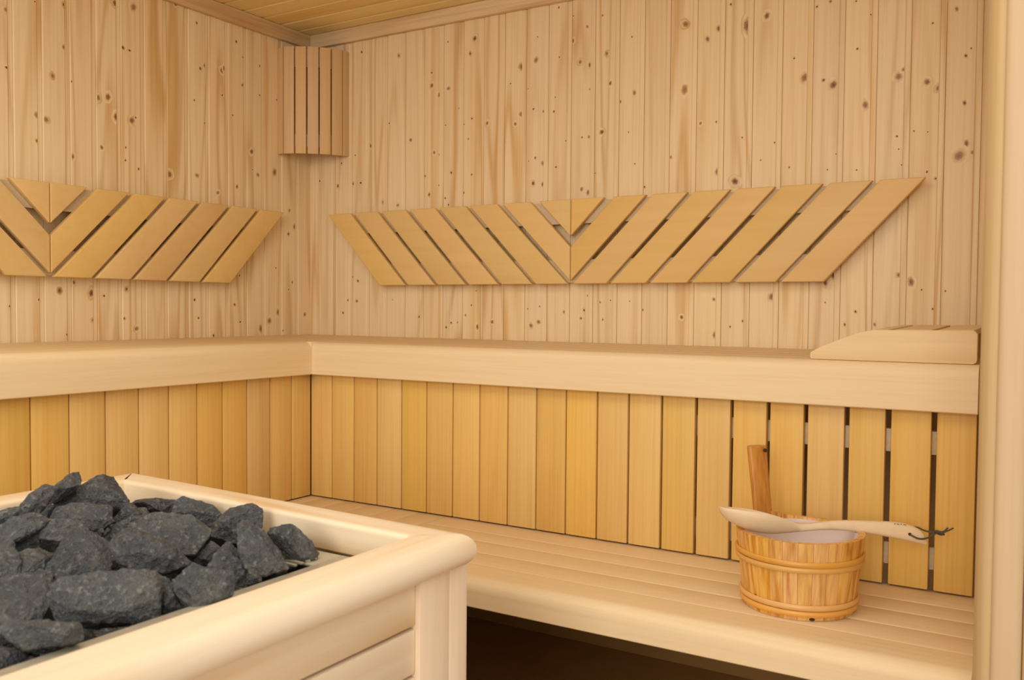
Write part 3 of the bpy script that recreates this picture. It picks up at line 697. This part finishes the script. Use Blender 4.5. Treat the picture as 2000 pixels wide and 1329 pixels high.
ST = [
 (SA([(560,460),(545,360),(650,235),(720,180),(860,75),(930,70),(965,150),(940,230),(860,300),(700,390),(600,470)]), .737, 25, .30, None, 'dark pointed stone jutting highest out of the pile, above the far guard rail'),
 (SA([(190,590),(240,440),(330,350),(450,250),(540,205),(650,240),(640,350),(560,430),(520,500),(440,575),(300,610)]), .735, 35, .35, None, 'dark blue-grey stone leaning against the left of the highest pointed stone'),
 (SA([(630,470),(720,410),(850,300),(960,240),(1080,160),(1220,115),(1340,115),(1390,180),(1390,260),(1420,345),(1530,440),(1440,495),(1300,500),(1000,500),(700,500)]), .722, 45, .30, [(185, 938, .12), (215, 955, .14), (160, 975, .1)], 'big sloping grey stone right of the highest one, nearest the far left mitre'),
 (SA([(-120,600),(0,540),(170,500),(260,470),(280,570),(150,660),(0,680),(-120,700)]), .72, 35, .35, None, 'thin stone at the left photo edge touching the far rail'),
 (SA([(-100,760),(0,690),(140,620),(370,540),(450,570),(600,610),(520,700),(330,780),(180,830),(100,880),(0,960),(-100,1000)]), .715, 50, .3, [(60, 1005, .08)], 'long slanted grey stone at the left edge below the dark leaning one'),
 (SA([(590,610),(660,510),(740,470),(900,448),(1100,445),(1290,450),(1330,520),(1320,600),(1350,660),(1230,700),(1200,755),(1080,760),(950,650),(830,620)]), .71, 50, .3, [(140, 1012, .10), (170, 1013, .12), (205, 1012, .12)], 'flat brownish grey stone in the upper middle of the pile'),
 (SA([(470,850),(470,720),(520,670),(600,640),(840,600),(960,650),(1050,760),(1040,800),(900,790),(780,840),(730,890),(640,880),(520,870)]), .706, 42, .35, [(135, 1012, .14), (100, 1025, .12)], 'stone with a pale diagonal ridge just left of centre, under the brownish one'),
 (SA([(130,850),(180,770),(280,695),(500,680),(480,760),(490,860),(460,970),(300,965),(190,1020),(160,920)]), .70, 20, .4, [(40, 1032, .1), (78, 1028, .12)], 'dark-fronted stone second row at the left, shaded below its top edge'),
 (SA([(-80,960),(0,930),(110,870),(180,930),(200,1040),(250,1150),(250,1260),(130,1320),(0,1305),(-80,1300)]), .69, 55, .3, [(15, 1085, .06)], 'brown-tinted smooth slab of a stone cut by the left photo edge'),
 (SA([(190,1040),(330,980),(480,970),(650,1050),(660,1080),(600,1150),(530,1220),(400,1260),(260,1300),(220,1200)]), .684, 55, .35, None, 'low shaded stone between the brown-tinted slab and the tall centre-left stone'),
 (SA([(560,1130),(650,1060),(720,1180),(700,1290),(600,1300),(520,1225)]), .676, 40, .5, None, 'small sliver of stone squeezed left of the tall centre-left stone'),
 (SA([(640,1070),(700,930),(800,800),(920,750),(1100,790),(1220,860),(1310,915),(1285,980),(1280,1100),(1310,1200),(1320,1340),(1100,1400),(900,1420),(690,1400),(640,1200)]), .69, 48, .33, [(165, 1075, .10), (180, 1060, .11), (150, 1110, .08)], 'tall smooth olive grey stone standing behind the big front stone'),
 (S0([(700,480),(760,440),(840,410),(950,408),(1050,425),(1165,480),(1160,540),(1120,600),(1075,645),(1000,640),(850,560),(720,520)]), .70, 52, .3, [(345, 1035, .08), (300, 1030, .06)], 'broad grey stone at the centre of the pile, behind the ridge-edged one'),
 (S0([(600,570),(625,530),(700,488),(780,500),(900,550),(1000,615),(1062,668),(1040,692),(920,727),(850,714),(740,707),(655,675),(620,640)]), .697, 42, .32, [(250, 1050, .12), (290, 1050, .13), (335, 1078, .10), (262, 1078, .12)], 'large mottled stone in the middle with a pale ridge running to a right point'),
 (SA([(1320,650),(1400,560),(1500,450),(1560,450),(1680,560),(1665,600),(1500,700),(1380,720)]), .697, 35, .5, None, 'small triangular stone near the far left mitre, right of the brownish flat one'),
 (SA([(1210,850),(1350,710),(1500,690),(1700,575),(1800,585),(1860,650),(1600,780),(1320,900)]), .69, 45, .35, None, 'thin dark stone wedged behind the large mottled middle stone'),
 (SA([(1540,450),(1620,420),(1700,400),(1850,390),(1990,395),(2090,420),(2080,560),(2000,640),(1850,620),(1700,590),(1640,520)]), .688, 22, .35, None, 'dark low stone against the far rail inside the guard, left of a faceted one'),
 (SB([(200,325),(260,170),(340,120),(450,155),(600,190),(700,240),(760,300),(800,340),(680,475),(580,440),(430,390),(300,350)]), .69, 30, .4, [(372, 998, .16), (400, 1003, .14), (350, 980, .05)], 'faceted grey stone against the far rail, upper middle of the pile'),
 (SB([(650,500),(720,450),(800,340),(900,255),(1050,220),(1160,210),(1290,270),(1290,380),(1270,500),(1150,600),(1000,665),(830,640),(680,600)]), .69, 38, .35, [(470, 1000, .12), (440, 1020, .12), (490, 1005, .08)], 'round-topped grey stone by the far rail, behind the tall leaning one'),
 (SB([(985,460),(1100,385),(1260,470),(1330,570),(1440,700),(1530,850),(1605,975),(1500,1010),(1270,1070),(1200,1040),(1100,1000),(1050,920),(1010,820),(985,700)]), .69, 42, .33, [(480, 1060, .10), (515, 1055, .11), (500, 1105, .12), (545, 1105, .08)], 'tall leaning stone near the right end, left of the last separate one'),
 (SB([(1340,560),(1380,500),(1440,520),(1600,440),(1650,440),(1770,560),(1900,700),(1960,790),(1900,940),(1820,980),(1620,975),(1540,860),(1440,700)]), .685, 25, .45, [(565, 1055, .18), (590, 1090, .15), (575, 1060, .16), (610, 1085, .1)], 'brownish dark stone at the right end of the pile, alone beside the rim'),
 (SB([(450,880),(560,770),(600,710),(680,655),(780,710),(800,800),(740,900),(560,960)]), .672, 30, .5, None, 'small dark stone sunk behind the pyramid-shaped stone'),
 (SB([(640,960),(680,870),(770,740),(850,665),(920,670),(990,740),(1030,860),(1100,1010),(1120,1150),(970,1205),(880,1190),(760,1120),(680,1040)]), .677, 35, .42, [(440, 1085, .14), (455, 1110, .12), (430, 1120, .14)], 'pyramid-shaped grey stone at the near rim, right of the blocky one'),
 (SB([(1090,1170),(1100,1040),(1140,950),(1210,1000),(1290,1080),(1250,1140)]), .668, 35, .5, None, 'small stone low at the near rim beneath the tall leaning one'),
 (SD([(420,410),(520,330),(590,265),(700,300),(830,370),(940,340),(950,440),(945,530),(850,570),(720,612),(600,655),(540,600),(460,540)]), .683, 30, .45, [(372, 1128, .16), (400, 1125, .12), (442, 1118, .10), (374, 1160, .12)], 'blocky stone with a pale flat top at the near rim'),
 (SD([(345,380),(420,430),(450,540),(495,645),(420,670),(340,700),(310,600),(320,480)]), .67, 30, .5, None, 'narrow stone tucked between the big front stone and the blocky one'),
 (SC([(500,480),(560,360),(640,280),(800,262),(1000,250),(1200,240),(1290,190),(1420,188),(1560,195),(1680,190),(1775,250),(1770,380),(1740,500),(1720,740),(1560,762),(1300,755),(1000,755),(700,745),(620,740),(550,620)]), .684, 35, .3, [(130, 1150, .09), (190, 1140, .10), (250, 1145, .11), (300, 1135, .10), (310, 1165, .11), (240, 1195, .11), (140, 1190, .10)], 'largest stone, long and rough, lying at the front of the pile'),
 (SC([(-150,320),(0,300),(180,270),(420,180),(560,200),(590,330),(515,420),(500,530),(520,640),(460,740),(300,745),(100,735),(-150,740)]), .68, 50, .3, [(50, 1150, .05), (20, 1190, .06)], 'smooth green-grey stone at the left photo edge, left of the largest front stone'),
 (SC([(-10,730),(60,700),(250,720),(500,750),(860,760),(890,830),(890,940),(800,980),(640,1000),(460,1045),(320,1065),(200,1010),(60,920),(10,820)]), .684, 25, .4, [(60, 1222, .14), (110, 1232, .16), (135, 1230, .12), (128, 1250, .1)], 'wedge-shaped stone with a pale flat top at the bottom left of the pile'),
 (SC([(-300,1120),(-120,1000),(60,1030),(300,1100),(330,1180),(150,1260),(0,1290),(-250,1330)]), .655, 45, .4, None, 'shadowed stone at the bottom left photo edge, below the wedge-shaped one'),
 (SA([(400,610),(450,530),(560,450),(660,470),(640,600),(560,660),(440,650)]), .70, 30, .4, None, 'small filler stone added in the dark hollow beneath the highest pointed stone'),  # filler stone put in so the gap between the stones stays dark
 (SA([(1070,760),(1130,735),(1215,735),(1240,800),(1180,850),(1100,830)]), .69, 35, .6, None, 'tiny pebble of rock behind the top of the tall olive stone'),
]
for i, (ol, h, lean, th, rdg, lab) in enumerate(ST): hull_stone(ol, h, lean, th, rdg, lab, i+3)
# stones deeper down that carry the visible ones
rnd = random.Random(5)
for i in range(46):
    gx, gy = i % 6, i//6
    x = 1.045+gx*.088+rnd.uniform(-.008, .008); y = -1.57-gy*.088+rnd.uniform(-.008, .008)
    hmax = .612+.05*math.exp(-((x-1.13)/.15)**2)
    r = .046; bm = bmesh.new()
    vv = [bm.verts.new(Vector((rnd.gauss(0, 1), rnd.gauss(0, 1), rnd.gauss(0, .8))).normalized()*r*rnd.uniform(.8, 1.1)) for _ in range(14)]
    rr = bmesh.ops.convex_hull(bm, input=vv); bmesh.ops.delete(bm, geom=list(set(rr['geom_interior']+rr['geom_unused'])), context='VERTS')
    bmesh.ops.bevel(bm, geom=bm.edges[:], offset=.002, segments=1, affect='EDGES', clamp_overlap=True)
    me = bpy.data.meshes.new('heater_stone'); bm.to_mesh(me); bm.free(); me.materials.append(M_stone)
    o = bpy.data.objects.new('heater_stone', me); COL.objects.link(o); o.location = (x, y, hmax)
    tag(o, 'dark angular stone of the lower layer, half hidden in the gaps beneath the top stones', 'stone', 'heater stones of the lower layer')
